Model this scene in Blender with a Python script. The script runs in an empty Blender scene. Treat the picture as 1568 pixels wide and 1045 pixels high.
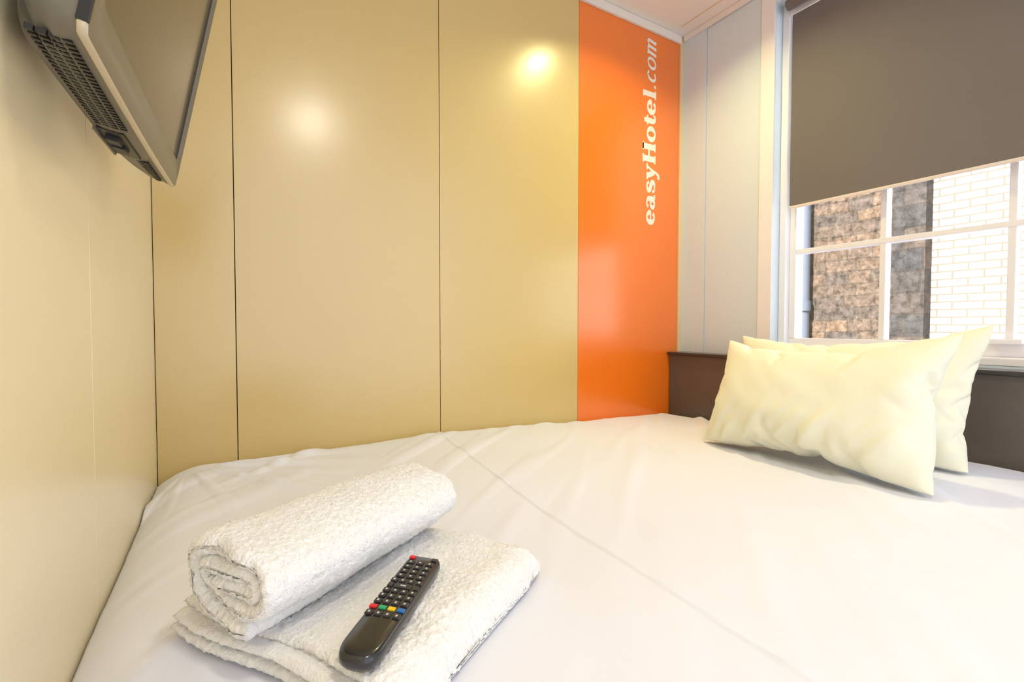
import bpy, bmesh, math, random
from mathutils import Vector, Matrix, noise
random.seed(3)
CZ=0.95
scene=bpy.context.scene
scene.view_settings.view_transform='Standard'
scene.view_settings.look='None'
scene.view_settings.exposure=0.1

# ---------------------------------------------------------------- materials
def mat(name,col,rough=0.5,metal=0.0,bump=None,var=None,spec=0.5,coat=0.0,sheen=0.0,coatr=0.1,cior=1.5):
    m=bpy.data.materials.new(name); m.use_nodes=True
    nt=m.node_tree; b=nt.nodes['Principled BSDF']
    b.inputs['Base Color'].default_value=(*col,1); b.inputs['Roughness'].default_value=rough
    b.inputs['Metallic'].default_value=metal; b.inputs['Specular IOR Level'].default_value=spec
    b.inputs['Coat Weight'].default_value=coat; b.inputs['Coat Roughness'].default_value=coatr; b.inputs['Coat IOR'].default_value=cior
    b.inputs['Sheen Weight'].default_value=sheen
    tc=nt.nodes.new('ShaderNodeTexCoord')
    if var:
        sc,amt=var
        n=nt.nodes.new('ShaderNodeTexNoise'); n.inputs['Scale'].default_value=sc; n.inputs['Detail'].default_value=4
        nt.links.new(tc.outputs['Object'],n.inputs['Vector'])
        mx=nt.nodes.new('ShaderNodeMix'); mx.data_type='RGBA'
        mx.inputs[6].default_value=(*[c*(1-amt) for c in col],1)
        mx.inputs[7].default_value=(*[min(1,c*(1+amt)) for c in col],1)
        nt.links.new(n.outputs['Fac'],mx.inputs[0]); nt.links.new(mx.outputs[2],b.inputs['Base Color'])
    if bump:
        sc,st,dist=bump
        n=nt.nodes.new('ShaderNodeTexNoise'); n.inputs['Scale'].default_value=sc; n.inputs['Detail'].default_value=5
        nt.links.new(tc.outputs['Object'],n.inputs['Vector'])
        bp=nt.nodes.new('ShaderNodeBump'); bp.inputs['Strength'].default_value=st; bp.inputs['Distance'].default_value=dist
        nt.links.new(n.outputs['Fac'],bp.inputs['Height']); nt.links.new(bp.outputs['Normal'],b.inputs['Normal'])
    return m
M={}
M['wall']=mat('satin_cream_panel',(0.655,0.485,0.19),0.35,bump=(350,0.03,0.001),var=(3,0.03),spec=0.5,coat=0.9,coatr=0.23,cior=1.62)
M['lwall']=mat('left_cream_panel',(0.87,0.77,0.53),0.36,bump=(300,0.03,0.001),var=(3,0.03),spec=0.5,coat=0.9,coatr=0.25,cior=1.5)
M['orange']=mat('orange_panel',(0.93,0.195,0.004),0.3,bump=(350,0.03,0.001),var=(3,0.03),spec=0.5,coat=1.0,coatr=0.22,cior=1.65)
M['gap']=mat('dark_gap',(0.03,0.022,0.015),0.8,var=(20,0.2))
M['trimw']=mat('white_trim',(0.85,0.80,0.76),0.4,var=(4,0.03))
M['peach']=mat('peach_trim',(0.80,0.58,0.36),0.4,var=(4,0.05))
M['ceil']=mat('ceiling_white',(0.88,0.83,0.80),0.5,var=(2,0.03))
M['pale']=mat('pale_blue_panel',(0.66,0.76,0.86),0.35,var=(3,0.03),coat=0.3)
M['frame']=mat('window_paint',(0.84,0.83,0.88),0.35,var=(6,0.04))
M['floor']=mat('floor_vinyl',(0.25,0.2,0.15),0.5,var=(8,0.2))
M['blind']=mat('blind_fabric',(0.165,0.146,0.142),0.8,bump=(900,0.2,0.0005),var=(5,0.04))
M['hem']=mat('blind_hem',(0.75,0.66,0.62),0.5,var=(10,0.05))
M['ledge']=mat('dark_brown_ledge',(0.105,0.084,0.074),0.32,var=(4,0.15),coat=0.3)
M['ledgetop']=mat('dark_ledge_top',(0.035,0.032,0.035),0.3,var=(4,0.15),coat=0.3)
M['sheet']=mat('white_sheet',(0.835,0.855,0.965),0.75,bump=(22,0.12,0.006),sheen=0.1)
M['pillow']=mat('pillow_cotton',(0.87,0.865,0.71),0.8,bump=(30,0.12,0.004),sheen=0.1)
M['towel']=mat('terry_towel',(0.96,0.955,0.955),0.95,bump=(300,0.8,0.004),sheen=0.4)
M['black']=mat('remote_black',(0.016,0.016,0.018),0.25,coat=0.4,var=(30,0.1))
M['button']=mat('rubber_button',(0.035,0.035,0.04),0.45,var=(60,0.1))
M['print']=mat('button_print',(0.6,0.6,0.6),0.6,var=(60,0.05))
for n_,c_ in dict(red=(0.75,0.02,0.03),green=(0.02,0.4,0.15),yellow=(0.9,0.6,0.02),blue=(0.02,0.15,0.5)).items():
    M[n_]=mat('button_'+n_,c_,0.4,var=(60,0.05))
M['shell']=mat('tv_shell',(0.20,0.182,0.15),0.42,bump=(600,0.1,0.0005),var=(6,0.06))
M['rim']=mat('tv_rim',(0.66,0.56,0.40),0.3,var=(6,0.05))
M['bezel']=mat('tv_bezel',(0.175,0.150,0.108),0.35,var=(6,0.05))
M['tvblack']=mat('tv_black',(0.012,0.012,0.012),0.35,var=(10,0.1))
M['screen']=mat('tv_screen',(0.045,0.036,0.023),0.2,coat=0.3,var=(3,0.05))
M['text']=mat('white_vinyl',(0.88,0.82,0.76),0.5,var=(5,0.03))
M['metal']=mat('metal',(0.6,0.6,0.6),0.3,metal=1,var=(10,0.05))

def brickmat(name,c1,c2,mortar,bw,bh,ms,rough,nscale,namt,bumpd,off=0.5):
    m=bpy.data.materials.new(name); m.use_nodes=True; nt=m.node_tree; b=nt.nodes['Principled BSDF']
    b.inputs['Roughness'].default_value=rough; b.inputs['Specular IOR Level'].default_value=0.2
    tc=nt.nodes.new('ShaderNodeTexCoord'); sp=nt.nodes.new('ShaderNodeSeparateXYZ'); cb=nt.nodes.new('ShaderNodeCombineXYZ')
    nt.links.new(tc.outputs['Object'],sp.inputs[0]); nt.links.new(sp.outputs['Y'],cb.inputs['X']); nt.links.new(sp.outputs['Z'],cb.inputs['Y'])
    nz=nt.nodes.new('ShaderNodeTexNoise'); nz.inputs['Scale'].default_value=2.5; nz.inputs['Detail'].default_value=6; nz.inputs['Roughness'].default_value=0.6
    nt.links.new(tc.outputs['Object'],nz.inputs['Vector'])
    vm=nt.nodes.new('ShaderNodeVectorMath'); vm.operation='MULTIPLY_ADD'
    nt.links.new(nz.outputs['Color'],vm.inputs[0]); vm.inputs[1].default_value=(bumpd,bumpd,0); nt.links.new(cb.outputs[0],vm.inputs[2])
    br=nt.nodes.new('ShaderNodeTexBrick'); br.inputs['Color1'].default_value=(*c1,1); br.inputs['Color2'].default_value=(*c2,1)
    br.inputs['Mortar'].default_value=(*mortar,1); br.inputs['Scale'].default_value=1; br.inputs['Brick Width'].default_value=bw
    br.inputs['Row Height'].default_value=bh; br.inputs['Mortar Size'].default_value=ms; br.inputs['Bias'].default_value=0.0
    br.offset=off
    if nscale>6: br.squash=1.35; br.squash_frequency=3
    nt.links.new(vm.outputs[0],br.inputs['Vector'])
    n2=nt.nodes.new('ShaderNodeTexNoise'); n2.inputs['Scale'].default_value=nscale; n2.inputs['Detail'].default_value=10; n2.inputs['Roughness'].default_value=0.75
    nt.links.new(tc.outputs['Object'],n2.inputs['Vector'])
    cr=nt.nodes.new('ShaderNodeValToRGB'); cr.color_ramp.elements[0].position=0.35; cr.color_ramp.elements[1].position=0.65
    cr.color_ramp.elements[0].color=(1-namt,1-namt,1-namt,1); cr.color_ramp.elements[1].color=(1+namt*.8,1+namt*.8,1+namt*.8,1)
    nt.links.new(n2.outputs['Fac'],cr.inputs[0])
    mx=nt.nodes.new('ShaderNodeMix'); mx.data_type='RGBA'; mx.blend_type='MULTIPLY'; mx.inputs[0].default_value=1
    nt.links.new(br.outputs['Color'],mx.inputs[6]); nt.links.new(cr.outputs[0],mx.inputs[7])
    nt.links.new(mx.outputs[2],b.inputs['Base Color'])
    bp=nt.nodes.new('ShaderNodeBump'); bp.inputs['Strength'].default_value=0.6; bp.inputs['Distance'].default_value=0.02; bp.invert=True
    nt.links.new(br.outputs['Fac'],bp.inputs['Height']); nt.links.new(bp.outputs['Normal'],b.inputs['Normal'])
    return m
M['stone']=brickmat('rubble_stone',(0.155,0.105,0.068),(0.078,0.066,0.056),(0.085,0.066,0.050),0.23,0.135,0.008,0.9,14,0.78,0.10,0.37)
M['quoin']=brickmat('quoin_stone',(0.10,0.078,0.060),(0.055,0.053,0.052),(0.06,0.05,0.042),0.34,0.22,0.010,0.9,12,0.65,0.05,0.5)
M['wbrick']=brickmat('white_painted_brick',(0.60,0.585,0.55),(0.50,0.485,0.46),(0.180,0.150,0.105),0.23,0.075,0.007,0.7,5,0.04,0.01,0.5)

g=bpy.data.materials.new('window_glass'); g.use_nodes=True; nt=g.node_tree; nt.nodes.clear()
o=nt.nodes.new('ShaderNodeOutputMaterial'); t=nt.nodes.new('ShaderNodeBsdfTransparent'); gl=nt.nodes.new('ShaderNodeBsdfGlossy'); gl.inputs['Roughness'].default_value=0.02
ms=nt.nodes.new('ShaderNodeMixShader'); ms.inputs[0].default_value=0.04
nt.links.new(t.outputs[0],ms.inputs[1]); nt.links.new(gl.outputs[0],ms.inputs[2]); nt.links.new(ms.outputs[0],o.inputs[0]); M['glass']=g

# ---------------------------------------------------------------- helpers
def link(ob,parent=None):
    scene.collection.objects.link(ob)
    if parent: ob.parent=parent
    return ob
def empty(name):
    e=bpy.data.objects.new(name,None); e.empty_display_size=0.1; return link(e)
def meshob(name,verts,faces,m,parent=None,smooth=False,recalc=True):
    me=bpy.data.meshes.new(name); me.from_pydata([tuple(v) for v in verts],[],faces); me.update()
    if recalc:
        bm=bmesh.new(); bm.from_mesh(me); bmesh.ops.recalc_face_normals(bm,faces=bm.faces); bm.to_mesh(me); bm.free()
    me.materials.append(m)
    if smooth:
        for p in me.polygons: p.use_smooth=True
    return link(bpy.data.objects.new(name,me),parent)
def box(name,x0,x1,y0,y1,z0,z1,m,parent=None,bev=0.0,seg=2):
    bm=bmesh.new(); bmesh.ops.create_cube(bm,size=1)
    for v in bm.verts:
        v.co=Vector(((x0+x1)/2+v.co.x*(x1-x0),(y0+y1)/2+v.co.y*(y1-y0),(z0+z1)/2+v.co.z*(z1-z0)))
    if bev>0: bmesh.ops.bevel(bm,geom=bm.edges[:],offset=bev,segments=seg,affect='EDGES',profile=0.7)
    me=bpy.data.meshes.new(name); bm.to_mesh(me); bm.free(); me.materials.append(m)
    return link(bpy.data.objects.new(name,me),parent)
def xform(ob,fn):
    for v in ob.data.vertices: v.co=fn(v.co.copy())
    ob.data.update()
    bm=bmesh.new(); bm.from_mesh(ob.data); bmesh.ops.recalc_face_normals(bm,faces=bm.faces); bm.to_mesh(ob.data); bm.free()
    return ob
def N(x,y,z,f): return noise.noise(Vector((x*f,y*f,z*f)))
def sstep(a,b,x):
    t=max(0,min(1,(x-a)/(b-a))); return t*t*(3-2*t)

# ---------------------------------------------------------------- pillow cloth (inflated, wrinkled cotton case), simulated first in an empty scene
def simulate_pillow():
    W,H=0.64,0.42; nx,ny=64,42
    V=[];F=[];idx={}
    for side in (1,-1):
        for j in range(ny+1):
            for i in range(nx+1):
                if side==-1 and (i in (0,nx) or j in (0,ny)): idx[(side,i,j)]=idx[(1,i,j)]; continue
                idx[(side,i,j)]=len(V)
                x=-W/2+W*i/nx; y=-H/2+H*j/ny
                e=min(i,nx-i,j,ny-j)/8
                V.append((x,y,side*0.012*min(1,e)+0.0015*noise.noise(Vector((x*30,y*30,side*3)))))
        for j in range(ny):
            for i in range(nx):
                f=(idx[(side,i,j)],idx[(side,i+1,j)],idx[(side,i+1,j+1)],idx[(side,i,j+1)])
                F.append(f if side==1 else f[::-1])
    me=bpy.data.meshes.new('simp'); me.from_pydata(V,[],F); me.update()
    ob=bpy.data.objects.new('simp',me); scene.collection.objects.link(ob)
    scene.use_gravity=False
    cl=ob.modifiers.new('Cloth','CLOTH'); s=cl.settings
    s.quality=6; s.mass=0.2; s.air_damping=4; s.tension_stiffness=25; s.compression_stiffness=25; s.shear_stiffness=8; s.bending_stiffness=0.25
    s.tension_damping=15; s.compression_damping=15
    s.use_pressure=True; s.uniform_pressure_force=9.0
    cl.collision_settings.use_collision=False; cl.collision_settings.use_self_collision=False
    cl.point_cache.frame_start=1; cl.point_cache.frame_end=45
    for f in range(1,46):
        scene.frame_set(f)
    dg=bpy.context.evaluated_depsgraph_get(); ev=ob.evaluated_get(dg); m2=ev.to_mesh()
    co=[v.co.copy() for v in m2.vertices]; ev.to_mesh_clear()
    bpy.data.objects.remove(ob,do_unlink=True); scene.frame_set(1); scene.use_gravity=True
    return co,F
PCO,PF=simulate_pillow()
mx_=[max(abs(c[k]) for c in PCO) for k in range(3)]
print('PILLOW extents',mx_)

# ---------------------------------------------------------------- room
XL,XR,YB,YF=-0.166,1.85,1.55,-1.25
ZC=CZ+1.35
box('floor',XL-0.1,2.05,YF,YB+0.1,-0.1,0,M['floor'])
box('ceiling',XL-0.1,2.05,YF,YB+0.1,ZC,ZC+0.1,M['ceil'])
wb=empty('wall_back')
box('backing',XL-0.1,2.05,YB+0.012,YB+0.1,0,ZC,M['gap'],wb)
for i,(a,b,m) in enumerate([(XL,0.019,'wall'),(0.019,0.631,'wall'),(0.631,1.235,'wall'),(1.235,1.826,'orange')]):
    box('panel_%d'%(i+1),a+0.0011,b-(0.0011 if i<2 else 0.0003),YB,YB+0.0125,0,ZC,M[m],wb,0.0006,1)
box('corner_batten',1.828,1.85,YB-0.008,YB+0.0125,0,ZC,M['peach'],wb,0.002)
wl=empty('wall_left')
box('backing',XL-0.1,XL-0.012,YF,YB+0.012,0,ZC,M['gap'],wl)
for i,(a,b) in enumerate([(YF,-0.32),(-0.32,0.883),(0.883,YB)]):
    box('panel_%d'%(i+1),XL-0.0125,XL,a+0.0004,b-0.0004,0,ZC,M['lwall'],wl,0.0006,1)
wr=empty('wall_right')
WY0,WY1,WZ0,WZ1=0.10,1.108,CZ-0.11,CZ+1.26
box('panel_far',1.85,2.05,1.42,YB+0.012,0,ZC,M['pale'],wr)
box('panel_reveal',1.853,2.05,WY1,1.419,0,ZC,M['pale'],wr,0.002,1)
box('panel_below',1.853,2.05,WY0,WY1,0,WZ0,M['pale'],wr)
box('panel_above',1.853,2.05,WY0,WY1,WZ1,ZC,M['pale'],wr)
box('panel_near',1.853,2.05,YF,WY0,0,ZC,M['pale'],wr)
# trims
box('trim_1',XL,1.83,YB-0.012,YB-0.0005,ZC-0.036,ZC-0.001,M['trimw'],None,0.002)
box('trim_2',1.838,1.8495,YF,YB-0.013,ZC-0.024,ZC-0.001,M['trimw'],None,0.002)
box('trim_3',1.77,1.774,YF,YB-0.06,ZC-0.003,ZC-0.0003,M['peach'],None)
box('trim_4',1.8485,1.8527,WY1,WY1+0.055,CZ-0.112,CZ+1.32,M['frame'],None,0.001)

# ledge behind pillows
le=empty('headboard_ledge')
box('front_panel',1.775,1.847,-0.3,1.546,0.0,CZ-0.130,M['ledge'],le,0.002)
box('top_board',1.758,1.847,-0.3,1.546,CZ-0.129,CZ-0.116,M['ledgetop'],le,0.004)
# ---------------------------------------------------------------- window
w=empty('window_1')
fx0,fx1=1.93,1.985
def wbx(n,y0,y1,z0,z1,x0=fx0,x1=fx1,b=0.003,m='frame'): return box(n,x0,x1,y0,y1,CZ+z0,CZ+z1,M[m],w,b)
wbx('sill',WY0+.001,WY1-.001,-0.109,-0.088,1.855,2.04)
wbx('jamb_left',1.082,WY1-.001,-0.088,1.259,1.90,2.0)
wbx('jamb_right',WY0+.001,0.115,-0.088,1.259,1.90,2.0)
wbx('head',0.115,1.082,1.21,1.259,1.90,2.0)
wbx('bottom_rail',0.115,1.082,-0.088,-0.045)
wbx('stile_left',1.058,1.082,-0.045,1.21)
wbx('stile_right',0.115,0.145,-0.045,1.21)
for i,y in enumerate([0.768,0.453]): wbx('bar_v%d'%i,y-0.009,y+0.009,-0.045,1.21,1.935,1.975,0.003)
for i,z in enumerate([0.296,0.66,1.0]): wbx('bar_h%d'%i,0.145,1.058,z-(0.009 if i!=1 else .02),z+(0.009 if i!=1 else .02),1.933,1.977,0.003)
wbx('glass',0.118,1.08,-0.06,1.2,1.953,1.956,0,'glass')
wbx('sash_lift',0.42,0.49,-0.05,-0.035,1.905,1.932,0.005)
# blind
bl=empty('roller_blind')
box('fabric',1.888,1.8895,0.13,1.062,CZ+0.468,CZ+1.2,M['blind'],bl)
box('hem_bar',1.8845,1.893,0.13,1.062,CZ+0.458,CZ+0.469,M['hem'],bl,0.003)
bm=bmesh.new(); bmesh.ops.create_cone(bm,cap_ends=True,segments=32,radius1=0.02,radius2=0.02,depth=0.95)
me=bpy.data.meshes.new('tube'); bm.to_mesh(me); bm.free(); me.materials.append(M['blind'])
tb=link(bpy.data.objects.new('tube',me),bl); tb.rotation_euler=(math.pi/2,0,0); tb.location=(1.87,0.596,CZ+1.235)
# exterior
box('neighbouring_stone_wall',6.0,6.3,2.28,8,-3,8,M['stone'])
box('stone_quoin_pier',5.94,6.3,2.0,2.279,-3,8,M['quoin'])
ww=box('painted_brick_wall',6.1,6.3,-7,1.999,-3,8,M['wbrick'])
bm=bmesh.new(); bmesh.ops.create_cone(bm,cap_ends=True,segments=24,radius1=0.06,radius2=0.06,depth=10)
bmesh.ops.translate(bm,verts=bm.verts,vec=(5.92,3.14,2))
for zz in (-0.5,1.2,3.0):
    r=bmesh.ops.create_cone(bm,cap_ends=True,segments=24,radius1=0.075,radius2=0.075,depth=0.12); bmesh.ops.translate(bm,verts=r['verts'],vec=(5.92,3.14,zz))
M['pipe']=mat('pipe_paint',(0.11,0.13,0.16),0.5,var=(10,0.1))
me=bpy.data.meshes.new('drainpipe'); bm.to_mesh(me); bm.free(); me.materials.append(M['pipe']); link(bpy.data.objects.new('drainpipe',me))

# ---------------------------------------------------------------- lettering
V=[];F=[];lay=[0]
def stroke(pts,tr):
    lay[0]+=1; off=0.0001*(lay[0]%5)
    n=len(pts); b0=len(V)
    for i,(x,y,w_) in enumerate(pts):
        a=pts[max(0,i-1)]; c=pts[min(n-1,i+1)]
        dx,dy=c[0]-a[0],c[1]-a[1]; L=math.hypot(dx,dy) or 1
        nx,ny=-dy/L*w_/2,dx/L*w_/2
        V.append(tr(x+nx,y+ny,off)); V.append(tr(x-nx,y-ny,off))
    for i in range(n-1): F.append((b0+2*i,b0+2*i+1,b0+2*i+3,b0+2*i+2))
def arc(cx,cy,rx,ry,a0,a1,wt,wn,n=28):
    out=[]
    for i in range(n+1):
        a=math.radians(a0+(a1-a0)*i/n); out.append((cx+rx*math.cos(a),cy+ry*math.sin(a),wn+(wt-wn)*abs(math.cos(a))**1.5))
    return out
def catm(p,n=6):
    out=[]; P=[p[0]]+p+[p[-1]]
    for i in range(1,len(P)-2):
        for k in range(n):
            t=k/n
            out.append(tuple(0.5*((2*P[i][j])+(-P[i-1][j]+P[i+1][j])*t+(2*P[i-1][j]-5*P[i][j]+4*P[i+1][j]-P[i+2][j])*t*t+(-P[i-1][j]+3*P[i][j]-3*P[i+1][j]+P[i+2][j])*t**3) for j in range(3)))
    out.append(p[-1]); return out
def glyph(ch,B,T):
    S=[]
    if ch=='e': S=[arc(.45,.5,.31,.42,0,322,B,T),[(.16,.50,T),(.84,.50,T)]]; adv=.92
    elif ch=='a': S=[catm([(.17,.76,T*1.6),(.28,.92,T),(.48,.93,T),(.66,.78,B*.9),(.68,.5,B),(.68,.2,B),(.78,.07,T*1.1),(.95,.09,T)]),arc(.38,.30,.22,.22,0,360,B*.9,T)]; adv=.98
    elif ch=='s': S=[catm([(.70,.68,T*1.3),(.64,.88,T),(.44,.93,T),(.22,.82,B*.8),(.26,.62,B),(.5,.5,B),(.72,.36,B),(.7,.14,B*.8),(.46,.07,T),(.22,.12,T),(.14,.34,T*1.3)])]; adv=.86
    elif ch=='y': S=[[(.22,.95,B),(.5,.12,B)],catm([(.82,.95,T),(.6,.35,T),(.48,-.1,T*1.2),(.32,-.38,T*1.5),(.12,-.34,T*1.8)]),[(.0,.94,T),(.44,.94,T)],[(.6,.94,T),(1.0,.94,T)]]; adv=1.0
    elif ch=='H': S=[[(.28,0,B*1.1),(.28,1.45,B*1.1)],[(1.02,0,B*1.1),(1.02,1.45,B*1.1)],[(.28,.74,T*1.3),(1.02,.74,T*1.3)]]+[[(x0,y,T),(x0+.52,y,T)] for x0 in (.02,.76) for y in (.06,1.39)]; adv=1.34
    elif ch=='o': S=[arc(.48,.5,.33,.43,0,362,B,T)]; adv=.97
    elif ch=='t': S=[catm([(.32,1.3,B*.8),(.32,.9,B),(.32,.3,B),(.42,.09,T*1.4),(.6,.1,T),(.68,.26,T)]),[(.04,.93,T),(.64,.93,T)]]; adv=.72
    elif ch=='l': S=[[(.3,0,B),(.3,1.45,B)],[(.05,.06,T),(.55,.06,T)],[(.08,1.39,T),(.3,1.39,T)]]; adv=.6
    elif ch=='.': S=[arc(.16,.12,.06,.06,0,360,.13,.13,12)]; adv=.36
    elif ch=='c': S=[arc(.45,.5,.31,.43,45,318,B,T)]; adv=.84
    elif ch=='m': S=[[(.2,0,B),(.2,1,B)],catm([(.2,.7,T),(.4,.93,T),(.6,.85,B),(.62,.5,B),(.62,0,B)]),catm([(.62,.7,T),(.82,.93,T),(1.02,.85,B),(1.04,.5,B),(1.04,.12,B),(1.2,.06,T)]),[(.02,.94,T),(.2,.94,T)]]; adv=1.3
    return S,adv
def settext(s,z0,sx,sy,B,T,sh):
    cur=0
    for ch in s:
        S,adv=glyph(ch,B,T)
        for st in S:
            stroke(st,lambda x,y,o,c=cur:(1.674-y*sy,YB-0.0008-o,CZ+z0+(c+x+sh*y)*sx))
        cur+=adv
    return z0+cur*sx
e1=settext('easyHotel',0.462,0.0722,0.055,0.33,0.15,0.0)
settext('.com',e1+0.004,0.063,0.055,0.22,0.12,0.18)
meshob('wall_lettering',V,F,M['text'],None,False,False)

# ---------------------------------------------------------------- bed
BX0,BX1,BY0,BY1=XL+0.003,1.755,0.04,1.546
def seamx(y): return 0.517+0.066*((y-0.2)/1.3)**1.5*1.4 if y>0.2 else 0.517
def bedz(x,y):
    z=-0.374
    z+=0.012*math.exp(-((x-0.68)/0.22)**2)*sstep(0.7,1.5,y)
    z-=0.016*sstep(0.95,1.5,x)*sstep(0.8,1.5,y)
    z+=0.012*sstep(1.3,1.75,x)*(1-sstep(0.45,1.0,y))
    d=x-BX0; z-=0.045*(1-min(1,d/0.11))**2.2 if d<0.11 else 0
    d=BY1-y; z-=0.02*(1-min(1,d/0.04))**2 if d<0.04 else 0
    d=BX1-x; z-=0.03*(1-min(1,d/0.05))**2 if d<0.05 else 0
    d=y-BY0; z-=0.05*(1-min(1,d/0.08))**2.4 if d<0.08 else 0
    z+=0.005*N(x,y,0.3,3.2)+0.0022*N(x*1.2,y*0.8,5,9)
    dx,dy=x+0.10,y-1.50
    r=math.hypot(dx,dy); a=math.atan2(-dy,dx+1e-6)
    z+=0.014*math.exp(-((r-0.26)/0.22)**2)*max(0,N(a*2.2,r*0.5,1.7,2.3))*1.6*sstep(.02,.1,r)
    u=x*0.75+y*0.66; v=-x*0.66+y*0.75
    f=max(0,N(u*0.35,v*3.2,7.1,5.5)-0.1)
    z+=0.009*f*(0.4+sstep(0.5,1.2,y)+sstep(0.9,1.5,x))
    sd=x-seamx(y)
    z+=0.0038*math.exp(-(sd/0.0038)**2)+0.0035*sstep(-0.004,0.001,-sd)
    return z
nx,ny=560,280
V=[];F=[]
for j in range(ny+1):
    y=BY0+(BY1-BY0)*j/ny
    for i in range(nx+1):
        x=BX0+(BX1-BX0)*i/nx; V.append((x,y,CZ+bedz(x,y)))
for j in range(ny):
    for i in range(nx):
        a=j*(nx+1)+i; F.append((a,a+1,a+nx+2,a+nx+1))
ring=[i for i in range(nx+1)]+[(j)*(nx+1)+nx for j in range(1,ny+1)]+[ny*(nx+1)+i for i in range(nx-1,-1,-1)]+[j*(nx+1) for j in range(ny-1,0,-1)]
b0=len(V)
for r in ring: V.append((V[r][0],V[r][1],0.27))
n=len(ring)
for i in range(n): F.append((ring[i],b0+i,b0+(i+1)%n,ring[(i+1)%n]))
F.append(tuple(b0+i for i in range(n)))
bed=empty('bed')
meshob('fitted_sheet',V,F,M['sheet'],bed,True)
box('bed_base',BX0,BX1,BY0+0.01,BY1,0.0,0.268,M['ledge'],bed,0.004)

# ---------------------------------------------------------------- pillows
def pillow(name,BL,BR,TL,TR,th,flip,seed):
    BL,BR,TL,TR=map(Vector,(BL,BR,TL,TR))
    nrm=((BR-BL).cross(TL-BL)).normalized()
    if nrm.x>0: nrm=-nrm
    V=[]
    for c in PCO:
        u=c.x/mx_[0]*(-1 if flip else 1); v=c.y/mx_[1]; h=c.z/mx_[2]*(-1 if flip else 1)
        u0,v0=u,v
        u=u0*(1+0.045*(1-v0*v0)); v=v0*(1+(0.14 if v0<0 else 0.03)*(1-u0*u0))
        s,t=(u+1)/2,(v+1)/2
        p=BL*(1-s)*(1-t)+BR*s*(1-t)+TL*(1-s)*t+TR*s*t
        hh=h*th*(1-0.22*v)+0.012*N(u*.6,v*.6,seed,1.6)*(1-min(1,v*v*u*u))
        lo=sstep(0.15,-0.6,v)*(1-min(1,abs(u))**5)
        rid=N(u*4.2-v*1.8,v*0.6,seed+9,1.9)
        hh+=(1 if h>0 else -0.5)*min(1,abs(h)*3)*(0.020*lo*max(-.2,rid)+0.003*N(u*2.0+v*1.5,v*1.0-u*.6,seed+5,2.2))
        q=p+nrm*hh
        q.z+=0.008*N(u*.8,0,seed,1.5)*max(0,v)
        zb_=CZ+bedz(q.x,max(.1,min(q.y,1.5)))+0.004
        if q.z<zb_+0.02: q.z=zb_+0.02*math.exp((q.z-zb_-0.02)/0.02)
        V.append(q)
    ob=meshob(name,V,PF,M['pillow'],None,True)
    sm=ob.modifiers.new('subd','SUBSURF'); sm.levels=2; sm.render_levels=2
    return ob
zb=CZ-0.385
pillow('pillow',(1.335,1.025,zb),(1.305,0.408,zb+.004),(1.445,1.010,CZ-0.040),(1.43,0.405,CZ-0.010),0.092,False,1.0)
pillow('pillow',(1.525,1.05,zb),(1.54,0.42,zb+.008),(1.635,1.085,CZ-0.022),(1.635,0.40,CZ+0.010),0.066,True,21.0)

# ---------------------------------------------------------------- towels
U=Vector((.842,.539,0)); Nn=Vector((-.539,.842,0))
def resamp(p,step):
    out=[Vector(p[0])]; 
    d=0
    for i in range(1,len(p)):
        a=Vector(p[i-1]); b=Vector(p[i]); L=(b-a).length; 
        while d+L>=step:
            a=a+(b-a).normalized()*(step-d); out.append(a.copy()); L=(b-a).length; d=0
        d+=L
    return out
def ribbon(name,path,th,e0,e1,step,place,seed,parent,big=0.003,pile=0.0014,stag=None):
    pts=resamp(path,step); n=len(pts); K=int((e1-e0)/step)
    nor=[]
    for i in range(n):
        t=(pts[min(n-1,i+1)]-pts[max(0,i-1)]).normalized(); nor.append(Vector((-t.y,t.x)))
    V=[];F=[]
    for k in range(K+1):
        e=e0+(e1-e0)*k/K
        de=min(e-e0,e1-e); er=th*0.5
        hs=math.sqrt(max(0.02,1-(1-min(1,de/er))**2))
        ring=[]
        for i in range(n):
            ds=min(i,n-1-i)*step; hh=th/2*hs*math.sqrt(max(0.02,1-(1-min(1,ds/(th/2)))**2)); ring.append(pts[i]+nor[i]*hh)
        for i in range(n-1,-1,-1):
            ds=min(i,n-1-i)*step; hh=th/2*hs*math.sqrt(max(0.02,1-(1-min(1,ds/(th/2)))**2)); ring.append(pts[i]-nor[i]*hh)
        for r in ring: V.append(place(r.x,r.y,e))
    R=2*n
    for k in range(K):
        for i in range(R):
            j=(i+1)%R; F.append((k*R+i,k*R+j,(k+1)*R+j,(k+1)*R+i))
    F.append(tuple(range(R))); F.append(tuple(K*R+i for i in range(R)))
    ob=meshob(name,V,F,M['towel'],parent,True)
    me=ob.data
    nr=[v.normal.copy() for v in me.vertices]
    for v,nn in zip(me.vertices,nr):
        c=v.co
        d=pile*(N(c.x,c.y,c.z+seed,190)+1.0*N(c.x,c.y,c.z+seed,360))
        v.co=c+nn*d+Vector((0,0,1))*big*(N(c.x,c.y,seed,11)+0.3)+nn*big*0.5*N(c.x,c.y,c.z+seed,22)
    me.update(); return ob
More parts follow.
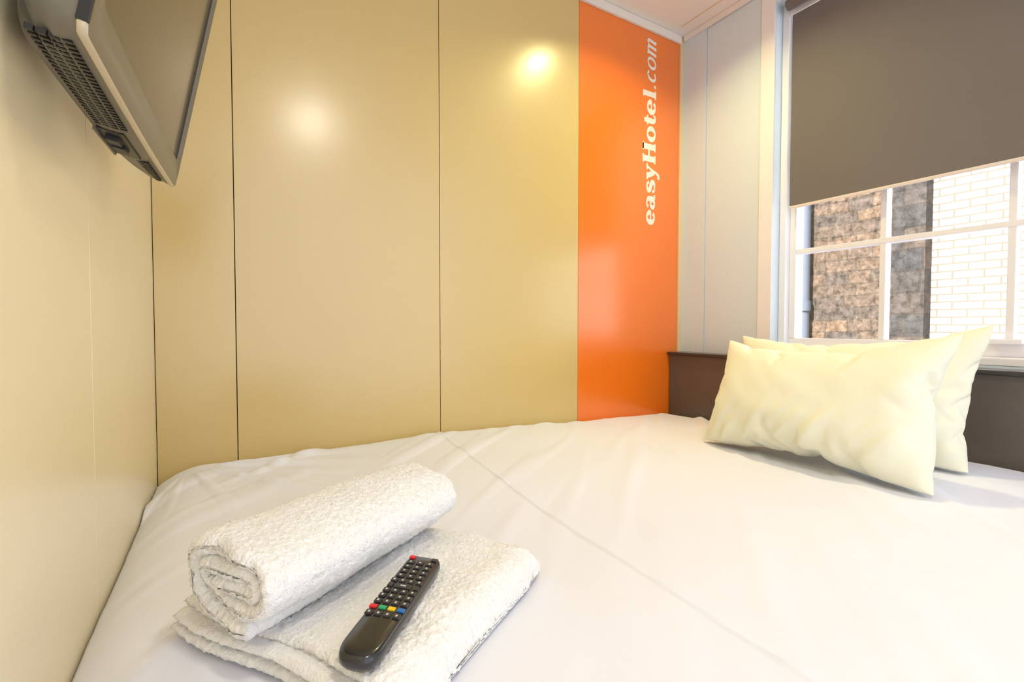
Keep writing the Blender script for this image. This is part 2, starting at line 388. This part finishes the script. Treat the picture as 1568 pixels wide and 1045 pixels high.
def placeL(a,z,e):   # a along U, e along N
    s=0.315+a; t=0.272+e
    k=math.sqrt(max(0.0,1-(1-min(1,e/0.040))**2))
    z2=z*(0.12+0.88*k)*(1-0.2*sstep(0.11,0.17,e))+0.001
    ridge=0.0055*N(a*1.2-e*0.2,e*0.5+a*.3,3.3,26)*sstep(0.30,0.05,e)*sstep(0.0,0.05,e)*(0.3+sstep(.22,.05,a))*(z/0.05)*(1-sstep(0.08,0.13,e))
    p=U*(s+0.01*N(e,0,1,9))+Nn*(t+0.010*N(a,2,1,11)+0.003*N(a,2,1,35)) 
    return (p.x,p.y,bedz(p.x,p.y)+CZ+0.0045+z2+ridge)
ft=empty('folded_towel')
def Upath(zl,zh,xe,Lb,Lt):
    r=(zh-zl)/2; cx=xe-r*1.3; p=[(Lb,zl)]
    m=20
    p.append((cx,zl))
    for i in range(1,m): 
        a=-math.pi/2+math.pi*i/m; p.append((cx+r*math.cos(a)*1.3,(zl+zh)/2+r*math.sin(a)))
    p.append((cx,zh)); p.append((Lt,zh)); return p
ribbon('outer_fold',Upath(0.007,0.0375,0.324,0.0,0.014),0.0135,0,0.338,0.0021,placeL,1.0,ft,0.002,0.0018)
ribbon('inner_fold',Upath(0.0170,0.0275,0.306,0.007,-0.004),0.0125,0.006,0.332,0.004,placeL,4.0,ft,0.001,0.0014)
# upper rolled towel
path=[]
turns=2.35; m=260; thk=0.0195
for i in range(m+1):
    ph=2*math.pi*turns*i/m
    k=ph/(2*math.pi)*thk*1.0
    rx=0.075-k; rz=0.0445-k
    rz=max(rz,0.0045); rx=max(rx,0.012)
    a=-math.pi*0.62+ph
    c,s_=math.cos(a),math.sin(a); q=0.85
    path.append((rx*math.copysign(abs(c)**q,c),rz*math.copysign(abs(s_)**q,s_)))
def placeR(a,z,e):
    s=0.306+e
    t=0.486+a+0.004*N(e,0,3,12)
    sc=1.0+0.05*math.sin(e*9+0.5)
    p=U*(s+0.008*N(a*1.0,z,3,25))+Nn*t
    zz=z*(1.0+1.8*a)*sc if z>0 else z*sc*0.94
    return (p.x,p.y,bedz(p.x,p.y)+CZ+0.0980+zz)
rt=empty('rolled_towel')
ribbon('roll',path,thk,0,0.336,0.0021,placeR,9.0,rt,0.0035,0.0020)

# ---------------------------------------------------------------- remote
rc=empty('remote_control')
pb=Vector((.092,.440,0)); pt=Vector((.217,.583,0)); ax=(pt-pb); RL=ax.length; ax.normalize(); sd=Vector((ax.y,-ax.x,0))
ZR0=CZ+bedz(.16,.54)+0.0530
def rp(x,y,z):
    p=pb+ax*y+sd*x; return Vector((p.x,p.y,ZR0+z+y*0.015-x*0.06))
def outline(W,n=80,inset=0.0):
    pts=[]
    hw=W/2
    for i in range(n):
        a=2*math.pi*i/n; c,s=math.cos(a),math.sin(a)
        x=math.copysign(abs(c)**(0.22 if s>=0 else 0.62),c)*(hw-inset)
        if s>=0: y=RL*0.75+math.copysign(abs(s)**0.35,s)*(RL*0.25-inset)
        else: y=0.030+math.copysign(abs(s)**0.85,s)*(0.030-inset)
        wv=1.0-0.05*math.exp(-((y-0.07)/0.05)**2)
        pts.append((x*wv,y))
    return pts
V=[];F=[]
loops=[(0.010,0.0),(0.003,0.0012),(0.0,0.006),(0.0,0.011),(0.0015,0.0148),(0.005,0.0165),(0.014,0.017)]
n=80
for ins,z in loops:
    for x,y in outline(0.044,n,ins): V.append(rp(x,y,z))
for k in range(len(loops)-1):
    for i in range(n): F.append((k*n+i,k*n+(i+1)%n,(k+1)*n+(i+1)%n,(k+1)*n+i))
F.append(tuple(range(n))); F.append(tuple((len(loops)-1)*n+i for i in range(n)))
meshob('body',V,F,M['black'],rc,True)
def btn(name,x,y,wx,wy,m,h=0.0022,z=0.0162,b=0.0009):
    x*=0.94; wx*=.94
    ob=box(name,x-wx/2,x+wx/2,y-wy/2,y+wy/2,z,z+h,M[m],rc,b,2)
    xform(ob,lambda c:rp(c.x,c.y,c.z)); return ob
btn('power',-0.0155,RL-0.010,0.008,0.006,'red')
btn('source',0.0155,RL-0.010,0.008,0.006,'button')
rows=[RL-0.022-0.0105*i for i in range(11)]
bi=0
for r_i,y in enumerate(rows):
    if r_i==9:
        for k,cn in enumerate(('red','green','yellow','blue')):
            btn('colour_%s'%cn,-0.0165+0.011*k,y,0.0086,0.0055,cn)
        continue
    cols=3 if r_i<4 or r_i in (5,) else 4
    if r_i==5:
        btn('ok_pad',0,y,0.022,0.009,'button'); btn('nav_l',-0.0165,y,0.006,0.008,'button'); btn('nav_r',0.0165,y,0.006,0.008,'button')
        btn('ok_print',0,y,0.007,0.0022,'print',0.0003,0.0184,0); continue
    for k in range(cols):
        x=(k-(cols-1)/2)*(0.013 if cols==3 else 0.0108)
        btn('key_%d'%bi,x,y,0.0095 if cols==3 else 0.008,0.0068,'button')
        btn('print_%d'%bi,x,y,0.0022,0.0026,'print',0.0003,0.0184,0); bi+=1

# ---------------------------------------------------------------- tv
tv=empty('wall_mounted_television')
wv=Vector((.043,.999,0)).normalized(); d0=Vector((wv.y,-wv.x,0)); th=math.radians(11.2)
dv=d0*math.cos(th)-Vector((0,0,1))*math.sin(th); hv=Vector((0,0,1))*math.cos(th)+d0*math.sin(th)
O=Vector((-.099,.532,CZ+.245))
TW,TH=0.510,0.385
def tp(a,d,h): return O+wv*a+dv*d+hv*h
def rrect(x0,x1,y0,y1,r,seg=8):
    pts=[]
    for cx,cy,a0 in ((x1-r,y0+r,-90),(x1-r,y1-r,0),(x0+r,y1-r,90),(x0+r,y0+r,180)):
        for i in range(seg+1):
            a=math.radians(a0+90*i/seg); pts.append([cx+r*math.cos(a),cy+r*math.sin(a)])
    return pts
def dens(pts,n=200):
    P=[Vector(p) for p in pts]+[Vector(pts[0])]; L=[0]
    for i in range(1,len(P)): L.append(L[-1]+(P[i]-P[i-1]).length)
    out=[];j=0
    for k in range(n):
        s=L[-1]*k/n
        while L[j+1]<s: j+=1
        f=(s-L[j])/max(1e-9,(L[j+1]-L[j])); out.append(P[j].lerp(P[j+1],f))
    return out
BUL=0.004
def loft(name,loops,m,cap0=False,cap1=False):
    V=[];F=[];n=200
    for (l,r,b,t_,rad,d) in loops:
        for p in dens(rrect(l,TW-r,b,TH-t_,rad),n):
            hb=-BUL*math.sin(math.pi*p.x/TW)*(1-p.y/TH)
            V.append(tp(p.x,d,p.y+hb))
    for k in range(len(loops)-1):
        for i in range(n): F.append((k*n+i,k*n+(i+1)%n,(k+1)*n+(i+1)%n,(k+1)*n+i))
    if cap0: F.append(tuple(range(n)))
    if cap1: F.append(tuple((len(loops)-1)*n+i for i in range(n)))
    return meshob(name,V,F,M[m],tv,True)
loft('rim',[(0.002,.002,.002,.002,.008,-.008),(0,0,0,0,.009,-.0065),(0,0,0,0,.009,-.0015),(.002,.002,.002,.002,.008,0)],'rim')
loft('bezel',[(.002,.002,.002,.002,.008,0),(.008,.007,.010,.010,.009,.001),(.030,.012,.044,.03,.008,-.002),(.031,.013,.045,.031,.008,-.005)],'bezel')
loft('inner_border',[(.031,.013,.045,.031,.008,-.0045),(.037,.024,.050,.036,.006,-.006)],'tvblack')
loft('screen',[(.036,.023,.049,.035,.006,-.006),(.06,.05,.06,.05,.004,-.0055)],'screen',False,True)
loft('shell',[(.002,.002,.002,.002,.008,-.0075),(.004,.006,.003,.006,.012,-.014),(.010,.02,.0,.02,.02,-.028),(.02,.07,.0,.04,.03,-.042),(.03,.15,.002,.06,.03,-.055),(.05,.2,.012,.09,.03,-.064)],'shell',False,True)
def tbox(name,a0,a1,d0_,d1,h0,h1,m,b=0):
    ob=box(name,a0,a1,d0_,d1,h0,h1,M[m],tv,b); return xform(ob,lambda c:tp(c.x,c.y,c.z-BUL*math.sin(math.pi*max(0,min(1,c.x/TW)))))
k=0
for i in range(26):
    a=0.028+i*0.0082
    for (q0,q1) in ((-.0160,-.0225),(-.0245,-.0310),(-.0330,-.0395),(-.0415,-.0475)):
        tbox('vent_%d'%k,a,a+0.0042,q1,q0,-0.0007 if q1<-.026 else 0.0002,0.004,'tvblack'); k+=1
for i in range(13):
    a=0.37+i*0.0085
    tbox('vent_%d'%k,a,a+0.0045,-.030+.0006*i,-.016,-0.0006,0.004,'tvblack'); k+=1
tbox('connector_bay',0.250,0.355,-.050,-.022,-0.0015,0.004,'tvblack',0.001)
tbox('connector_plug',0.270,0.290,-.045,-.030,-0.007,0.0,'button',0.001)
tbox('connector_plug_b',0.305,0.325,-.045,-.030,-0.006,0.0,'button',0.001)
tbox('connector_lip',0.250,0.355,-.053,-.050,-0.005,0.0,'shell',0.001)
tbox('near_side_strip',-0.0010,0.003,-0.0085,0.0006,0.010,0.375,'tvblack',0.0008)
box('wall_bracket',XL+0.0005,-0.13,.70,.84,CZ+.36,CZ+.52,M['shell'],tv,0.003)
box('bracket_arm',-0.14,-0.07,.745,.795,CZ+.41,CZ+.47,M['shell'],tv,0.003)

# ---------------------------------------------------------------- lights
def downlight(x,y,power,size,col,spread):
    e=empty('ceiling_downlight')
    bm=bmesh.new()
    n=40; prof=[(size*.5+.004,-.001),(size*.5+.006,-.008),(size*.5+.018,-.007),(size*.5+.022,-.0005)]
    vs=[]
    for r,z in prof:
        vs.append([bm.verts.new((x+r*math.cos(2*math.pi*i/n),y+r*math.sin(2*math.pi*i/n),ZC+z)) for i in range(n)])
    for k in range(3):
        for i in range(n): bm.faces.new((vs[k][i],vs[k][(i+1)%n],vs[k+1][(i+1)%n],vs[k+1][i]))
    me=bpy.data.meshes.new('ring'); bm.to_mesh(me); bm.free(); me.materials.append(M['metal']); link(bpy.data.objects.new('ring',me),e)
    l=bpy.data.lights.new('lamp','AREA'); l.shape='DISK'; l.size=size; l.energy=power; l.color=col; l.spread=math.radians(spread)
    lo=bpy.data.objects.new('lamp',l); link(lo,e); lo.location=(x,y,ZC-0.009)
downlight(0.48,-0.27,9.0,0.17,(1.0,0.93,0.80),180)
downlight(1.36,1.06,5.6,0.09,(1.0,0.92,0.42),138)
s=bpy.data.lights.new('sun','SUN'); s.energy=18.0; s.angle=0.01; s.color=(1,0.96,0.92)
so=bpy.data.objects.new('sun',s); link(so); so.rotation_euler=(0,math.radians(-42),math.radians(0)); so.location=(-3,0,8)
wd=bpy.data.worlds.new('world'); scene.world=wd; wd.use_nodes=True
bg=wd.node_tree.nodes['Background']; bg.inputs[0].default_value=(0.84,0.88,1.0,1); bg.inputs[1].default_value=1.85

# ---------------------------------------------------------------- camera
c=bpy.data.cameras.new('camera'); c.lens=36*732/1568; c.sensor_width=36; c.clip_start=0.01
co=bpy.data.objects.new('camera',c); link(co); co.location=(0,0,CZ); co.rotation_euler=(math.radians(90-1.7),0,math.radians(-30.7))
scene.camera=co
